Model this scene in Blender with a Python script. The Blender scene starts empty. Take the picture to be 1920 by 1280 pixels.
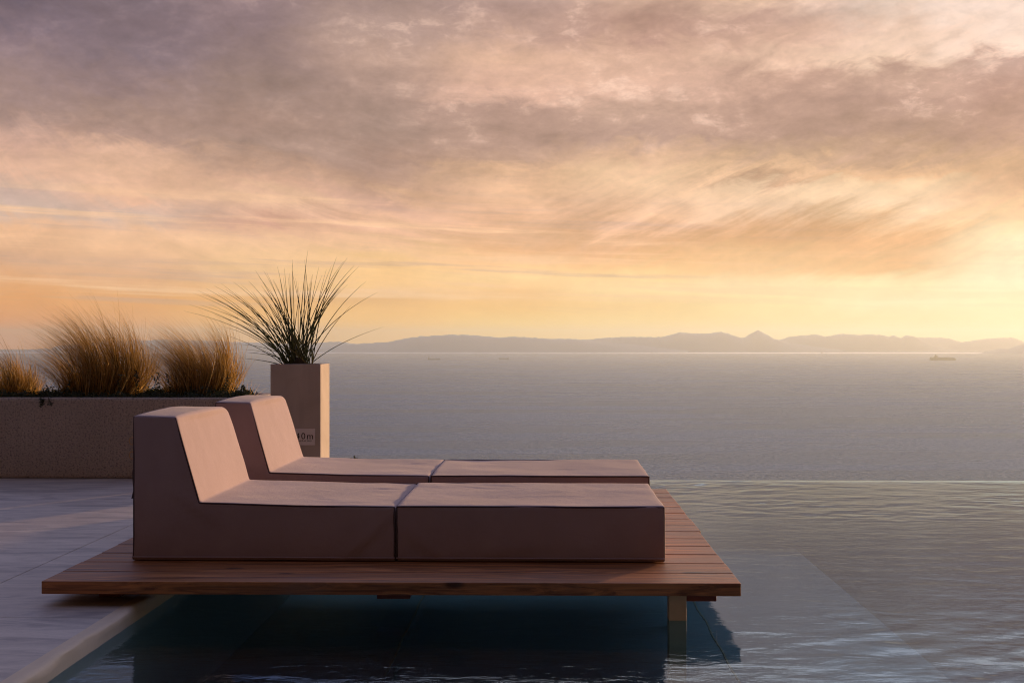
import bpy, bmesh, math, random
import numpy as np
from mathutils import Vector, noise, Matrix
random.seed(7); rng = np.random.default_rng(11)
S = bpy.context.scene
R = math.radians

# ------------------------------------------------------------------ camera
F = 2300.0; CX = 990.0; CY = 636.0; YAW = R(0.95); HC = 0.94
cam = bpy.data.cameras.new("camera"); camo = bpy.data.objects.new("camera", cam)
S.collection.objects.link(camo); S.camera = camo
camo.location = (0, 0, HC); camo.rotation_euler = (R(90), 0, YAW)
cam.sensor_width = 36; cam.lens = 36 * F / 1920
cam.shift_x = -(CX - 960) / 1920; cam.shift_y = (CY - 640) / 1920
cam.clip_start = 0.05; cam.clip_end = 90000
FW = (-math.sin(YAW), math.cos(YAW)); RT = (math.cos(YAW), math.sin(YAW))

def ray(px, py):
    a = (px - CX) / F
    return Vector((FW[0] + a * RT[0], FW[1] + a * RT[1], (CY - py) / F))
def on_z(px, py, z):
    d = ray(px, py); return Vector((0, 0, HC)) + d * ((z - HC) / d.z)
def on_y(px, py, y):
    d = ray(px, py); return Vector((0, 0, HC)) + d * (y / d.y)

# ------------------------------------------------------------------ render settings
S.view_settings.view_transform = 'Standard'; S.view_settings.look = 'None'
S.view_settings.exposure = 0; S.view_settings.gamma = 1
S.cycles.max_bounces = 8; S.cycles.diffuse_bounces = 3; S.cycles.glossy_bounces = 4
S.cycles.transparent_max_bounces = 12; S.cycles.volume_bounces = 0
S.cycles.use_denoising = True; S.cycles.pixel_filter_type = 'BLACKMAN_HARRIS'; S.cycles.filter_width = 1.1
S.cycles.sample_clamp_indirect = 6

# ------------------------------------------------------------------ sun
SUN_AZ = R(35); SUN_EL = R(4.0)
sun = bpy.data.lights.new("sun", 'SUN'); suno = bpy.data.objects.new("sun", sun)
S.collection.objects.link(suno)
sun.energy = 5.0; sun.angle = R(1.6); sun.color = (1.0, 0.58, 0.28)
to_sun = Vector((math.sin(SUN_AZ) * math.cos(SUN_EL), math.cos(SUN_AZ) * math.cos(SUN_EL), math.sin(SUN_EL)))
suno.rotation_euler = to_sun.to_track_quat('Z', 'Y').to_euler()
suno.location = to_sun * 50

# ------------------------------------------------------------------ node helper
class NT:
    def __init__(s, tree): s.t = tree; s.n = tree.nodes; s.l = tree.links; s.n.clear()
    def new(s, ty, **kw):
        n = s.n.new(ty)
        for k, v in kw.items(): setattr(n, k, v)
        return n
    def put(s, sock, v):
        if isinstance(v, bpy.types.NodeSocket): s.l.new(v, sock)
        elif isinstance(v, (tuple, list)):
            if len(sock.default_value) == 4 and len(v) == 3: v = (*v, 1)
            sock.default_value = v
        else:
            try: sock.default_value = v
            except TypeError: sock.default_value = (v, v, v)
    def m(s, op, a, b=0.0, c=None, clamp=False):
        n = s.new('ShaderNodeMath', operation=op, use_clamp=clamp)
        s.put(n.inputs[0], a); s.put(n.inputs[1], b)
        if c is not None: s.put(n.inputs[2], c)
        return n.outputs[0]
    def mr(s, v, a, b, c=0.0, d=1.0, smooth=False):
        n = s.new('ShaderNodeMapRange', interpolation_type='SMOOTHSTEP' if smooth else 'LINEAR')
        for i, x in enumerate((v, a, b, c, d)): s.put(n.inputs[i], x)
        return n.outputs[0]
    def mix(s, f, a, b, mode='MIX'):
        n = s.new('ShaderNodeMix', data_type='RGBA', blend_type=mode)
        s.put(n.inputs[0], f); s.put(n.inputs[6], a); s.put(n.inputs[7], b)
        return n.outputs[2]
    def comb(s, x, y, z):
        n = s.new('ShaderNodeCombineXYZ')
        for i, v in enumerate((x, y, z)): s.put(n.inputs[i], v)
        return n.outputs[0]
    def sep(s, v):
        n = s.new('ShaderNodeSeparateXYZ'); s.l.new(v, n.inputs[0]); return n.outputs
    def noise(s, vec, scale, detail=4, rough=0.5, dist=0.0, color=False):
        n = s.new('ShaderNodeTexNoise')
        s.put(n.inputs['Vector'], vec); s.put(n.inputs['Scale'], scale)
        s.put(n.inputs['Detail'], detail); s.put(n.inputs['Roughness'], rough); s.put(n.inputs['Distortion'], dist)
        return n.outputs['Color' if color else 'Fac']
    def ramp(s, f, stops, interp='LINEAR'):
        n = s.new('ShaderNodeValToRGB'); cr = n.color_ramp; cr.interpolation = interp
        while len(cr.elements) > 1: cr.elements.remove(cr.elements[-1])
        for i, (p, c) in enumerate(stops):
            e = cr.elements[0] if i == 0 else cr.elements.new(p)
            e.position = p
        for i, (p, c) in enumerate(stops): cr.elements[i].color = (*c, 1)
        s.put(n.inputs[0], f); return n.outputs[0]

def lin(c):
    return tuple(((v / 255) / 12.92 if v / 255 <= 0.04045 else ((v / 255 + 0.055) / 1.055) ** 2.4) for v in c)

# ------------------------------------------------------------------ world: a dusk sky of cloud sheets, by azimuth and elevation
W = bpy.data.worlds.new("World"); S.world = W; W.use_nodes = True
w = NT(W.node_tree)
gen = w.new('ShaderNodeTexCoord').outputs['Generated']
nrm = w.new('ShaderNodeVectorMath', operation='NORMALIZE'); w.l.new(gen, nrm.inputs[0])
dx, dy, dz = w.sep(nrm.outputs[0])
az = w.m('MULTIPLY', w.m('ARCTAN2', dx, dy), 57.29578)
el = w.m('MULTIPLY', w.m('ARCSINE', dz), 57.29578)
elc = w.m('MAXIMUM', el, 0.0)
# cloud noise spaces: low sheets are seen edge-on, so they stretch along the horizon
c_low = w.comb(w.m('MULTIPLY', az, 0.055), w.m('MULTIPLY', el, 0.42), 3.1)
c_hi = w.comb(w.m('MULTIPLY', az, 0.16), w.m('MULTIPLY', el, 0.30), 7.7)
diag = w.comb(w.m('ADD', w.m('MULTIPLY', az, 0.05), w.m('MULTIPLY', el, -0.085)), w.m('ADD', w.m('MULTIPLY', el, 0.40), w.m('MULTIPLY', az, 0.20)), 1.3)
up = w.mr(el, 4.0, 10.0, smooth=True)
n1 = w.noise(c_low, 1.6, 5, 0.55, 0.4)
n2 = w.noise(c_hi, 1.5, 7, 0.58, 0.5)
# wisps: fallstreaks that sweep down from the left and flatten toward the horizon; on the right they lean the other way
sweep = w.m('SUBTRACT', el, w.m('MULTIPLY', w.m('EXPONENT', w.m('MULTIPLY', w.m('MAXIMUM', w.m('ADD', az, 16.0), -9.0), -0.13)), 3.4))
lean = w.m('ADD', el, w.m('MULTIPLY', az, -0.42))
bend = w.noise(w.comb(w.m('MULTIPLY', az, 0.12), w.m('MULTIPLY', el, 0.12), 4.0), 1.0, 2, 0.5)
bend = w.m('MULTIPLY', w.m('SUBTRACT', bend, 0.5), 1.6)
s_l = w.noise(w.comb(w.m('ADD', w.m('MULTIPLY', az, 0.035), w.m('MULTIPLY', el, -0.05)), w.m('MULTIPLY', w.m('ADD', sweep, bend), 0.75), 2.0), 1.5, 7, 0.6, 0.15)
s_r = w.noise(w.comb(w.m('MULTIPLY', w.m('ADD', az, w.m('MULTIPLY', el, 0.5)), 0.07), w.m('MULTIPLY', w.m('ADD', lean, bend), 0.60), 6.0), 1.5, 7, 0.6, 0.15)
n3 = w.m('ADD', w.m('MULTIPLY', s_l, w.mr(az, 3, -3, smooth=True)), w.m('MULTIPLY', s_r, w.mr(az, -3, 3, smooth=True)))
wisp = w.m('MULTIPLY', w.m('SUBTRACT', n3, 0.5), w.m('MULTIPLY', w.mr(el, 2.0, 4.5, smooth=True), w.mr(el, 10.0, 7.0, 0.22, 1.0, smooth=True)))
nb = w.noise(c_hi, 0.9, 6, 0.6, 0.3)
nf = w.noise(c_hi, 5.0, 8, 0.66, 0.25)
nw = w.noise(c_hi, 3.2, 7, 0.64, 0.8)
band = w.m('SUBTRACT', w.m('ADD', w.m('MULTIPLY', n1, 0.6), w.m('MULTIPLY', n3, 0.6)), 0.6)
wamp = w.mr(el, 0.0, 6.0, 0.7, 1.7)
ew = w.m('ADD', el, w.m('MULTIPLY', band, wamp))
ew = w.m('ADD', ew, w.m('MULTIPLY', w.m('MULTIPLY', w.m('SUBTRACT', n2, 0.5), 2.2), w.mr(el, 5, 11)))
ew = w.m('ADD', ew, w.m('MULTIPLY', w.m('MULTIPLY', w.m('SUBTRACT', nw, 0.5), 1.9), w.mr(el, 3, 9, 0.2, 1.15)))
aw = w.m('ADD', az, w.m('MULTIPLY', w.m('SUBTRACT', nb, 0.5), w.mr(el, 0, 8, 4.0, 7.0)))
E0, E1 = -2.0, 18.0
ew = w.m('ADD', ew, w.m('MULTIPLY', w.m('MULTIPLY', wisp, w.mr(az, -18, -8, 0.08, 1.0, smooth=True)), 2.6))
fac = w.mr(ew, E0, E1)
def el_of(y): return math.degrees(math.atan((CY - y) / F))
def az_of(x): return math.degrees(math.atan((x - CX) / F)) - 0.95
COLS = {
 0: [(0,100,90,104),(60,112,100,112),(110,134,116,122),(170,152,130,128),(240,160,134,124),(300,205,167,147),(340,229,187,158),(380,207,183,165),(410,209,187,165),(435,235,192,144),(465,230,188,142),(500,227,185,140),(530,236,181,121),(560,237,171,104),(600,237,161,96),(640,235,153,95)],
 240: [(0,122,108,116),(60,122,106,112),(120,128,112,118),(180,146,124,122),(240,160,134,122),(272,176,146,132),(300,218,178,151),(340,229,187,155),(380,229,187,152),(410,205,183,162),(440,236,197,153),(475,235,194,146),(500,228,188,143),(530,232,184,131),(560,238,176,108),(600,239,170,99),(640,239,162,97)],
 480: [(0,142,122,124),(60,140,120,122),(120,148,126,122),(180,158,134,124),(240,166,138,124),(280,164,138,124),(310,184,151,130),(345,213,172,144),(380,232,193,156),(420,207,165,136),(450,237,198,151),(480,240,202,148),(510,235,199,142),(540,238,194,132),(560,237,182,112),(600,250,190,106),(640,250,188,106)],
 720: [(0,164,140,132),(60,176,150,138),(120,190,160,144),(180,176,148,134),(240,170,144,130),(300,170,140,124),(340,182,149,128),(370,198,161,136),(400,233,191,153),(440,235,193,149),(470,239,200,146),(500,252,212,142),(530,250,208,138),(560,237,187,122),(600,254,200,116),(640,254,200,116)],
 960: [(0,178,149,138),(60,190,158,143),(120,227,187,159),(170,224,183,160),(200,184,152,136),(260,178,147,130),(300,190,156,133),(330,229,187,149),(370,233,191,150),(400,224,182,141),(440,218,178,133),(465,231,185,130),(490,250,208,145),(520,255,222,155),(545,245,200,135),(580,250,202,126),(610,255,214,128),(640,255,214,128)],
 1200: [(0,201,167,147),(60,190,153,136),(110,216,178,154),(160,218,180,158),(200,198,165,145),(260,190,158,141),(300,224,185,151),(340,238,202,162),(370,239,202,163),(410,236,195,153),(440,218,176,130),(465,227,181,129),(490,240,195,132),(515,252,218,150),(540,254,228,165),(570,250,212,145),(600,254,220,145),(640,254,222,150)],
 1440: [(0,235,201,174),(50,195,161,144),(90,213,176,154),(120,233,197,171),(160,201,165,145),(200,190,156,138),(260,186,153,134),(300,201,167,138),(325,233,193,153),(345,207,169,136),(365,245,212,172),(400,248,214,172),(430,233,189,140),(455,229,183,128),(480,240,198,138),(510,250,210,148),(535,255,238,180),(570,252,232,170),(600,254,228,160),(640,254,228,165)],
 1680: [(0,240,218,205),(50,239,215,196),(90,237,206,183),(125,239,208,181),(150,201,167,147),(200,186,153,136),(260,184,151,130),(310,195,160,130),(340,233,191,147),(355,240,208,165),(390,252,222,178),(420,240,205,155),(445,234,188,132),(470,238,191,134),(510,240,199,138),(530,255,240,180),(570,255,244,195),(600,255,235,175),(640,255,232,172)],
 1920: [(0,245,222,205),(50,245,222,205),(100,240,215,195),(130,190,158,144),(200,190,153,136),(260,190,153,133),(320,205,167,130),(370,213,172,133),(400,236,197,148),(430,252,222,165),(460,255,240,188),(500,255,245,195),(550,255,248,200),(600,255,240,185),(640,255,232,175)],
}
prev = None; pa = None
for x, st in COLS.items():
    stops = sorted(((el_of(y) - E0) / (E1 - E0), lin(c)) for y, *c in st)
    col = w.ramp(fac, stops)
    a = az_of(x)
    prev = col if prev is None else w.mix(w.mr(aw, pa, a, smooth=True), prev, col)
    pa = a
sky = prev
# fine billows lit from the right, stronger in the upper deck of cloud
puff = w.m('MULTIPLY', w.mr(n2, 0.44, 0.62, smooth=True), w.mr(nf, 0.50, 0.66, smooth=True))
puff = w.m('MULTIPLY', puff, w.m('MULTIPLY', w.mr(el, 7.5, 11, smooth=True), w.mr(az, -16, 2, 0.03, 0.50)))
sky = w.mix(puff, sky, lin((232, 200, 178)))
fine = w.m('ADD', w.m('MULTIPLY', w.m('SUBTRACT', nf, 0.5), w.mr(el, 1, 9, 0.14, 0.62)), 1.0)
broad = w.m('ADD', w.m('MULTIPLY', w.m('SUBTRACT', n2, 0.5), w.mr(el, 1, 9, 0.12, 0.75)), 1.0)
hs = w.noise(w.comb(w.m('ADD', w.m('MULTIPLY', az, 0.035), w.m('MULTIPLY', el, 0.05)), w.m('ADD', w.m('MULTIPLY', el, 0.95), w.m('MULTIPLY', az, 0.03)), 9.3), 1.4, 6, 0.6, 0.2)
hband = w.m('MULTIPLY', w.mr(el, 0.8, 2.2, smooth=True), w.mr(el, 7.5, 5.0, smooth=True))
sky = w.mix(w.m('MULTIPLY', w.m('MULTIPLY', w.mr(hs, 0.50, 0.66, smooth=True), hband), w.mr(az, -2, 12, 0.85, 0.30)), sky, lin((250, 210, 160)))
sky = w.mix(w.m('MULTIPLY', w.m('MULTIPLY', w.mr(hs, 0.47, 0.34, smooth=True), hband), w.mr(az, -2, 12, 0.55, 0.15)), sky, lin((196, 168, 148)))
streak = w.m('ADD', w.m('MULTIPLY', wisp, w.mr(az, -18, -8, 0.2, 1.0)), 1.0)
sky = w.mix(1.0, sky, w.comb(*[w.m('MULTIPLY', w.m('MULTIPLY', fine, broad), streak)] * 3), 'MULTIPLY')
sky = w.mix(1.0, sky, w.mix(w.m('MULTIPLY', w.mr(el, 1.5, 3.0, smooth=True), w.mr(el, 8.0, 5.0, smooth=True)), (1.03, 0.985, 0.99), (1.05, 0.955, 1.03)), 'MULTIPLY')
# above the frame: pale lavender cloud with brighter gaps, dimmer and bluer away from the sunset
vc = w.comb(w.m('DIVIDE', dx, w.m('ADD', w.m('ABSOLUTE', dz), 0.12)), w.m('DIVIDE', dy, w.m('ADD', w.m('ABSOLUTE', dz), 0.12)), 0.0)
hn = w.noise(vc, 1.1, 6, 0.55, 0.4)
toward = w.mr(w.m('COSINE', w.m('MULTIPLY', w.m('SUBTRACT', az, 30.0), 0.0174533)), -1.0, 1.0)
high_d = w.mix(toward, (0.12, 0.155, 0.36), (0.20, 0.245, 0.50))
high_l = w.mix(toward, (0.24, 0.28, 0.54), (0.66, 0.64, 0.82))
high = w.mix(w.mr(hn, 0.42, 0.62, smooth=True), high_d, high_l)
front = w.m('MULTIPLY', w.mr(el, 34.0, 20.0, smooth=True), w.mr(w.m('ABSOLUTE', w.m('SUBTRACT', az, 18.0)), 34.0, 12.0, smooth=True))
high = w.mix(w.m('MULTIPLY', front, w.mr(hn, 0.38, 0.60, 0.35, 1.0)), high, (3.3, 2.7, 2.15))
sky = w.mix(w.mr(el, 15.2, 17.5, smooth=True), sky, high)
# away from the sunset the low sky is dull and, behind the camera, the hill and house stand against it
side = w.mr(w.m('ABSOLUTE', w.m('SUBTRACT', az, 18.0)), 40.0, 82.0, smooth=True)
lowback = w.mix(w.mr(el, 0, 40), (0.070, 0.030, 0.012), (0.05, 0.032, 0.022))
sky = w.mix(w.m('MULTIPLY', side, w.mr(el, 48.0, 86.0, 1.0, 0.0, smooth=True)), sky, lowback)
# glow round the sun, which stands just outside the picture
dt = w.new('ShaderNodeVectorMath', operation='DOT_PRODUCT'); w.l.new(nrm.outputs[0], dt.inputs[0]); dt.inputs[1].default_value = to_sun
ang = w.m('MULTIPLY', w.m('ARCCOSINE', w.m('MINIMUM', dt.outputs['Value'], 1.0)), 57.29578)
glow = w.m('EXPONENT', w.m('MULTIPLY', w.m('POWER', w.m('DIVIDE', ang, 7.5), 2.0), -1.0))
sky = w.mix(1.0, sky, w.mix(glow, (0, 0, 0), (1.6, 1.15, 0.8)), 'ADD')
below = w.mr(el, -12.0, -2.0, smooth=True)
sky = w.mix(below, (0.10, 0.09, 0.09), sky)
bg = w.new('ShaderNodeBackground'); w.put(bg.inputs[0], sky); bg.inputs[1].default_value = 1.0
out = w.new('ShaderNodeOutputWorld'); w.l.new(bg.outputs[0], out.inputs[0])

# ------------------------------------------------------------------ object helpers
def obj(name, data, mats=None, parent=None, smooth=False):
    if isinstance(data, bmesh.types.BMesh):
        me = bpy.data.meshes.new(name); data.normal_update(); data.to_mesh(me); data.free(); data = me
    o = bpy.data.objects.new(name, data); S.collection.objects.link(o)
    if mats is not None and hasattr(data, 'materials'):
        for mm in (mats if isinstance(mats, (list, tuple)) else [mats]): data.materials.append(mm)
    if parent is not None: o.parent = parent
    if smooth and isinstance(data, bpy.types.Mesh):
        for p in data.polygons: p.use_smooth = True
    return o
def pydata(name, v, f, mats=None, parent=None, smooth=False):
    me = bpy.data.meshes.new(name); me.from_pydata(v, [], f); me.update()
    return obj(name, me, mats, parent, smooth)
def tag(o, label=None, cat=None, group=None, kind=None):
    if label: o['label'] = label
    if cat: o['category'] = cat
    if group: o['group'] = group
    if kind: o['kind'] = kind
    return o
def empty(name, loc, rz=0.0):
    o = bpy.data.objects.new(name, None); S.collection.objects.link(o)
    o.location = loc; o.rotation_euler = (0, 0, rz); o.empty_display_size = 0.1
    return o
def box(bm, lo, hi, rot=0.0, mi=0):
    c = [(lo[i] + hi[i]) / 2 for i in range(3)]; s = [hi[i] - lo[i] for i in range(3)]
    m = Matrix.Translation(c) @ Matrix.Rotation(rot, 4, 'Z') @ Matrix.Diagonal((*s, 1))
    r = bmesh.ops.create_cube(bm, size=1, matrix=m)
    fs = set(f for v in r['verts'] for f in v.link_faces)
    for f in fs: f.material_index = mi
    return r['verts']
def bevel(bm, off, seg=2, verts=None):
    es = list(bm.edges) if verts is None else list({e for v in verts for e in v.link_edges})
    bmesh.ops.bevel(bm, geom=es, offset=off, segments=seg, affect='EDGES', profile=0.5, clamp_overlap=True)
def tube(bm, pts, r, n=6):
    rings = []
    for i, p in enumerate(pts):
        p = Vector(p); t = (Vector(pts[min(i + 1, len(pts) - 1)]) - Vector(pts[max(i - 1, 0)])).normalized()
        u = t.orthogonal().normalized() if i == 0 else (u - t * u.dot(t)).normalized()
        v = t.cross(u); rr = r(i / (len(pts) - 1)) if callable(r) else r
        rings.append([bm.verts.new(p + (u * math.cos(k * 2 * math.pi / n) + v * math.sin(k * 2 * math.pi / n)) * rr) for k in range(n)])
    for a, b in zip(rings, rings[1:]):
        for k in range(n): bm.faces.new((a[k], a[(k + 1) % n], b[(k + 1) % n], b[k]))
    bm.faces.new(rings[0][::-1]); bm.faces.new(rings[-1])

def mat(name):
    m = bpy.data.materials.new(name); m.use_nodes = True
    t = NT(m.node_tree); o = t.new('ShaderNodeOutputMaterial')
    return m, t, o
def pbsdf(t, o, color, rough=0.6, bump=None, bstr=0.3, bdist=0.01, **kw):
    p = t.new('ShaderNodeBsdfPrincipled'); t.put(p.inputs['Base Color'], color); t.put(p.inputs['Roughness'], rough)
    for k, v in kw.items(): t.put(p.inputs[k.replace('_', ' ')], v)
    if bump is not None:
        b = t.new('ShaderNodeBump'); t.put(b.inputs['Height'], bump); b.inputs['Strength'].default_value = bstr; b.inputs['Distance'].default_value = bdist
        t.l.new(b.outputs[0], p.inputs['Normal'])
    t.l.new(p.outputs[0], o.inputs[0]); return p
def objco(t): return t.new('ShaderNodeTexCoord').outputs['Object']
def scaled(t, v, s):
    n = t.new('ShaderNodeMapping'); t.l.new(v, n.inputs[0]); n.inputs['Scale'].default_value = s; return n.outputs[0]

# ------------------------------------------------------------------ materials
def m_fabric():
    m, t, o = mat('mauve outdoor canvas'); c = objco(t)
    weave = t.m('ADD', t.noise(scaled(t, c, (900, 900, 90)), 1, 2), t.noise(scaled(t, c, (90, 900, 900)), 1, 2))
    big = t.noise(c, 2.3, 5, 0.6); blot = t.noise(c, 9, 4, 0.6)
    wr = t.noise(scaled(t, c, (4, 4, 4)), 1.4, 3, 0.5, 1.2)
    col = t.mix(t.mr(big, 0.35, 0.65), (0.40, 0.30, 0.325), (0.46, 0.35, 0.38))
    col = t.mix(t.mr(blot, 0.55, 0.75, 0, 0.25), col, (0.49, 0.385, 0.41))
    h = t.m('ADD', t.m('MULTIPLY', weave, 0.06), t.m('ADD', t.m('MULTIPLY', wr, 0.35), t.m('MULTIPLY', t.noise(c, 14, 4, 0.6), 0.35)))
    pbsdf(t, o, col, 0.85, h, 0.45, 0.012, Sheen_Weight=0.25, Sheen_Roughness=0.5); return m
def m_dark_fabric():
    m, t, o = mat('dark seam tape'); pbsdf(t, o, (0.10, 0.075, 0.085), 0.8, t.noise(objco(t), 300, 2), 0.2, 0.002); return m
def m_wood():
    m, t, o = mat('stained larch planks'); c = objco(t); x, y, z = t.sep(c)
    idx = t.m('FLOOR', t.m('DIVIDE', y, PLANK)); wn = t.new('ShaderNodeTexWhiteNoise', noise_dimensions='1D'); t.put(wn.inputs['W'], idx)
    rnd = wn.outputs['Value']
    cc = t.comb(t.m('ADD', x, t.m('MULTIPLY', rnd, 37.0)), y, t.m('ADD', z, t.m('MULTIPLY', rnd, 5.0)))
    warp = t.noise(scaled(t, cc, (0.9, 5, 5)), 1.0, 3, 0.5)
    gy = t.m('ADD', t.m('MULTIPLY', y, 60.0), t.m('MULTIPLY', warp, 14.0))
    grain = t.noise(t.comb(t.m('MULTIPLY', t.sep(cc)[0], 1.5), gy, t.m('MULTIPLY', z, 60.0)), 1.0, 5, 0.6, 0.6)
    fine = t.noise(scaled(t, cc, (12, 400, 400)), 1.0, 3)
    kv = t.new('ShaderNodeTexVoronoi'); t.l.new(scaled(t, cc, (1.9, 4.6, 4.6)), kv.inputs['Vector']); kv.inputs['Scale'].default_value = 1.0
    knot = t.mr(kv.outputs['Distance'], 0.05, 0.10, 1, 0, smooth=True)
    col = t.mix(t.mr(grain, 0.36, 0.64), (0.12, 0.032, 0.008), (0.72, 0.29, 0.10))
    col = t.mix(t.mr(rnd, 0, 1, 0, 0.45), col, (0.50, 0.22, 0.09))
    col = t.mix(t.m('MULTIPLY', knot, 0.8), col, (0.03, 0.014, 0.01))
    wx = t.mr(t.noise(scaled(t, c, (1.2, 3, 3)), 1.5, 5, 0.6), 0.55, 0.72, 0, 0.35)
    col = t.mix(wx, col, (0.30, 0.20, 0.16))
    h = t.m('ADD', t.m('MULTIPLY', grain, 0.8), t.m('MULTIPLY', fine, 0.35))
    pbsdf(t, o, col, t.mr(grain, 0.3, 0.7, 0.42, 0.6), h, 0.6, 0.006); return m
def m_redwood():
    m, t, o = mat('red painted joist'); c = objco(t)
    g = t.noise(scaled(t, c, (30, 1.5, 60)), 1, 4)
    pbsdf(t, o, t.mix(g, (0.16, 0.035, 0.018), (0.26, 0.075, 0.04)), 0.6, g, 0.3, 0.003); return m
def m_concrete():
    m, t, o = mat('trowelled microcement'); c = objco(t)
    a = t.noise(c, 0.9, 6, 0.62, 0.6); b = t.noise(scaled(t, c, (1.0, 4.0, 1)), 2.2, 6, 0.65, 1.0); f = t.noise(c, 60, 4, 0.6)
    col = t.mix(t.mr(a, 0.3, 0.7), (0.52, 0.46, 0.40), (0.68, 0.60, 0.53))
    col = t.mix(t.mr(b, 0.48, 0.66, 0, 0.8), col, (0.80, 0.71, 0.62))
    col = t.mix(t.mr(b, 0.48, 0.34, 0, 0.7), col, (0.34, 0.30, 0.29))
    col = t.mix(t.mr(f, 0.5, 0.75, 0, 0.12), col, (0.14, 0.13, 0.13))
    h = t.m('ADD', t.m('MULTIPLY', b, 1.0), t.m('MULTIPLY', f, 0.12))
    pbsdf(t, o, col, t.mr(a, 0.3, 0.7, 0.42, 0.62), h, 0.5, 0.006); return m
def m_stucco():
    m, t, o = mat('rough rendered plaster'); c = objco(t)
    a = t.noise(c, 1.6, 5, 0.6); v = t.noise(c, 75, 5, 0.68); s = t.noise(scaled(t, c, (14, 14, 1.2)), 1, 4, 0.6)
    col = t.mix(t.mr(a, 0.3, 0.7), (0.68, 0.57, 0.48), (0.82, 0.69, 0.58))
    col = t.mix(t.mr(v, 0.5, 0.36, 0, 0.75), col, (0.26, 0.21, 0.19))
    col = t.mix(t.mr(s, 0.52, 0.75, 0, 0.2), col, (0.20, 0.15, 0.14))
    pbsdf(t, o, col, 0.95, v, 1.0, 0.02); return m
def m_planter():
    m, t, o = mat('cast concrete'); c = objco(t)
    a = t.noise(c, 3.5, 6, 0.6, 0.4); f = t.noise(c, 130, 3, 0.6); s = t.noise(scaled(t, c, (16, 16, 1.4)), 1, 4, 0.6)
    col = t.mix(t.mr(a, 0.3, 0.7), (0.50, 0.44, 0.39), (0.66, 0.58, 0.52))
    col = t.mix(t.mr(s, 0.5, 0.75, 0, 0.3), col, (0.36, 0.31, 0.28))
    pbsdf(t, o, col, 0.8, t.m('ADD', f, t.m('MULTIPLY', a, 2)), 0.3, 0.003); return m
def m_plain(name, col, rough=0.5, **kw):
    m, t, o = mat(name); n = t.noise(objco(t), 40, 3)
    pbsdf(t, o, t.mix(t.mr(n, 0.3, 0.7, 0, 0.25), col, tuple(v * 0.8 for v in col)), rough, n, 0.1, 0.002, **kw); return m
def m_leafy(name, cols, trans, rough=0.55):
    m, t, o = mat(name)
    at = t.new('ShaderNodeAttribute', attribute_name='rnd')
    col = t.ramp(at.outputs['Fac'], [(i / (len(cols) - 1), c) for i, c in enumerate(cols)])
    p = t.new('ShaderNodeBsdfPrincipled'); t.put(p.inputs['Base Color'], col); p.inputs['Roughness'].default_value = rough
    tr = t.new('ShaderNodeBsdfTranslucent'); t.put(tr.inputs['Color'], col)
    mx = t.new('ShaderNodeMixShader'); mx.inputs[0].default_value = trans
    t.l.new(p.outputs[0], mx.inputs[1]); t.l.new(tr.outputs[0], mx.inputs[2]); t.l.new(mx.outputs[0], o.inputs[0]); return m
def m_sea():
    m, t, o = mat('open sea'); c = objco(t)
    big = t.noise(scaled(t, c, (0.0006, 0.0022, 1)), 1, 4, 0.5)
    s1 = t.noise(scaled(t, c, (0.10, 0.05, 1)), 1, 5, 0.65)
    s2 = t.noise(scaled(t, c, (0.16, 0.06, 1)), 1, 4, 0.6)
    h = t.m('ADD', t.m('MULTIPLY', s1, 1.0), t.m('MULTIPLY', s2, 0.5))
    streaks = t.noise(scaled(t, c, (0.0011, 0.0065, 1)), 1, 6, 0.6, 0.3)
    col = t.mix(t.mr(streaks, 0.38, 0.62), (0.035, 0.095, 0.165), (0.075, 0.165, 0.265))
    b = t.new('ShaderNodeBump'); t.put(b.inputs['Height'], h); b.inputs['Strength'].default_value = 1.0; b.inputs['Distance'].default_value = 4.5
    d = t.new('ShaderNodeBsdfDiffuse'); t.put(d.inputs['Color'], t.mix(t.mr(t.noise(scaled(t, c, (0.35, 0.09, 1)), 1, 4, 0.7), 0.36, 0.60), (0.03, 0.085, 0.145), col))
    g = t.new('ShaderNodeBsdfGlossy'); t.put(g.inputs['Roughness'], t.mr(streaks, 0.36, 0.64, 0.36, 0.18)); g.inputs['Color'].default_value = (0.37, 0.44, 0.58, 1)
    rip = t.noise(scaled(t, c, (0.30, 0.075, 1)), 1, 5, 0.7, 0.3)
    fr = t.new('ShaderNodeFresnel'); fr.inputs['IOR'].default_value = 1.33
    t.l.new(b.outputs[0], g.inputs['Normal']); t.l.new(b.outputs[0], d.inputs['Normal']); t.l.new(b.outputs[0], fr.inputs['Normal'])
    mx = t.new('ShaderNodeMixShader'); t.put(mx.inputs[0], t.m('MULTIPLY', fr.outputs[0], t.mr(rip, 0.36, 0.64, 0.60, 1.30))); t.l.new(d.outputs[0], mx.inputs[1]); t.l.new(g.outputs[0], mx.inputs[2])
    t.l.new(mx.outputs[0], o.inputs[0]); return m
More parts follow.
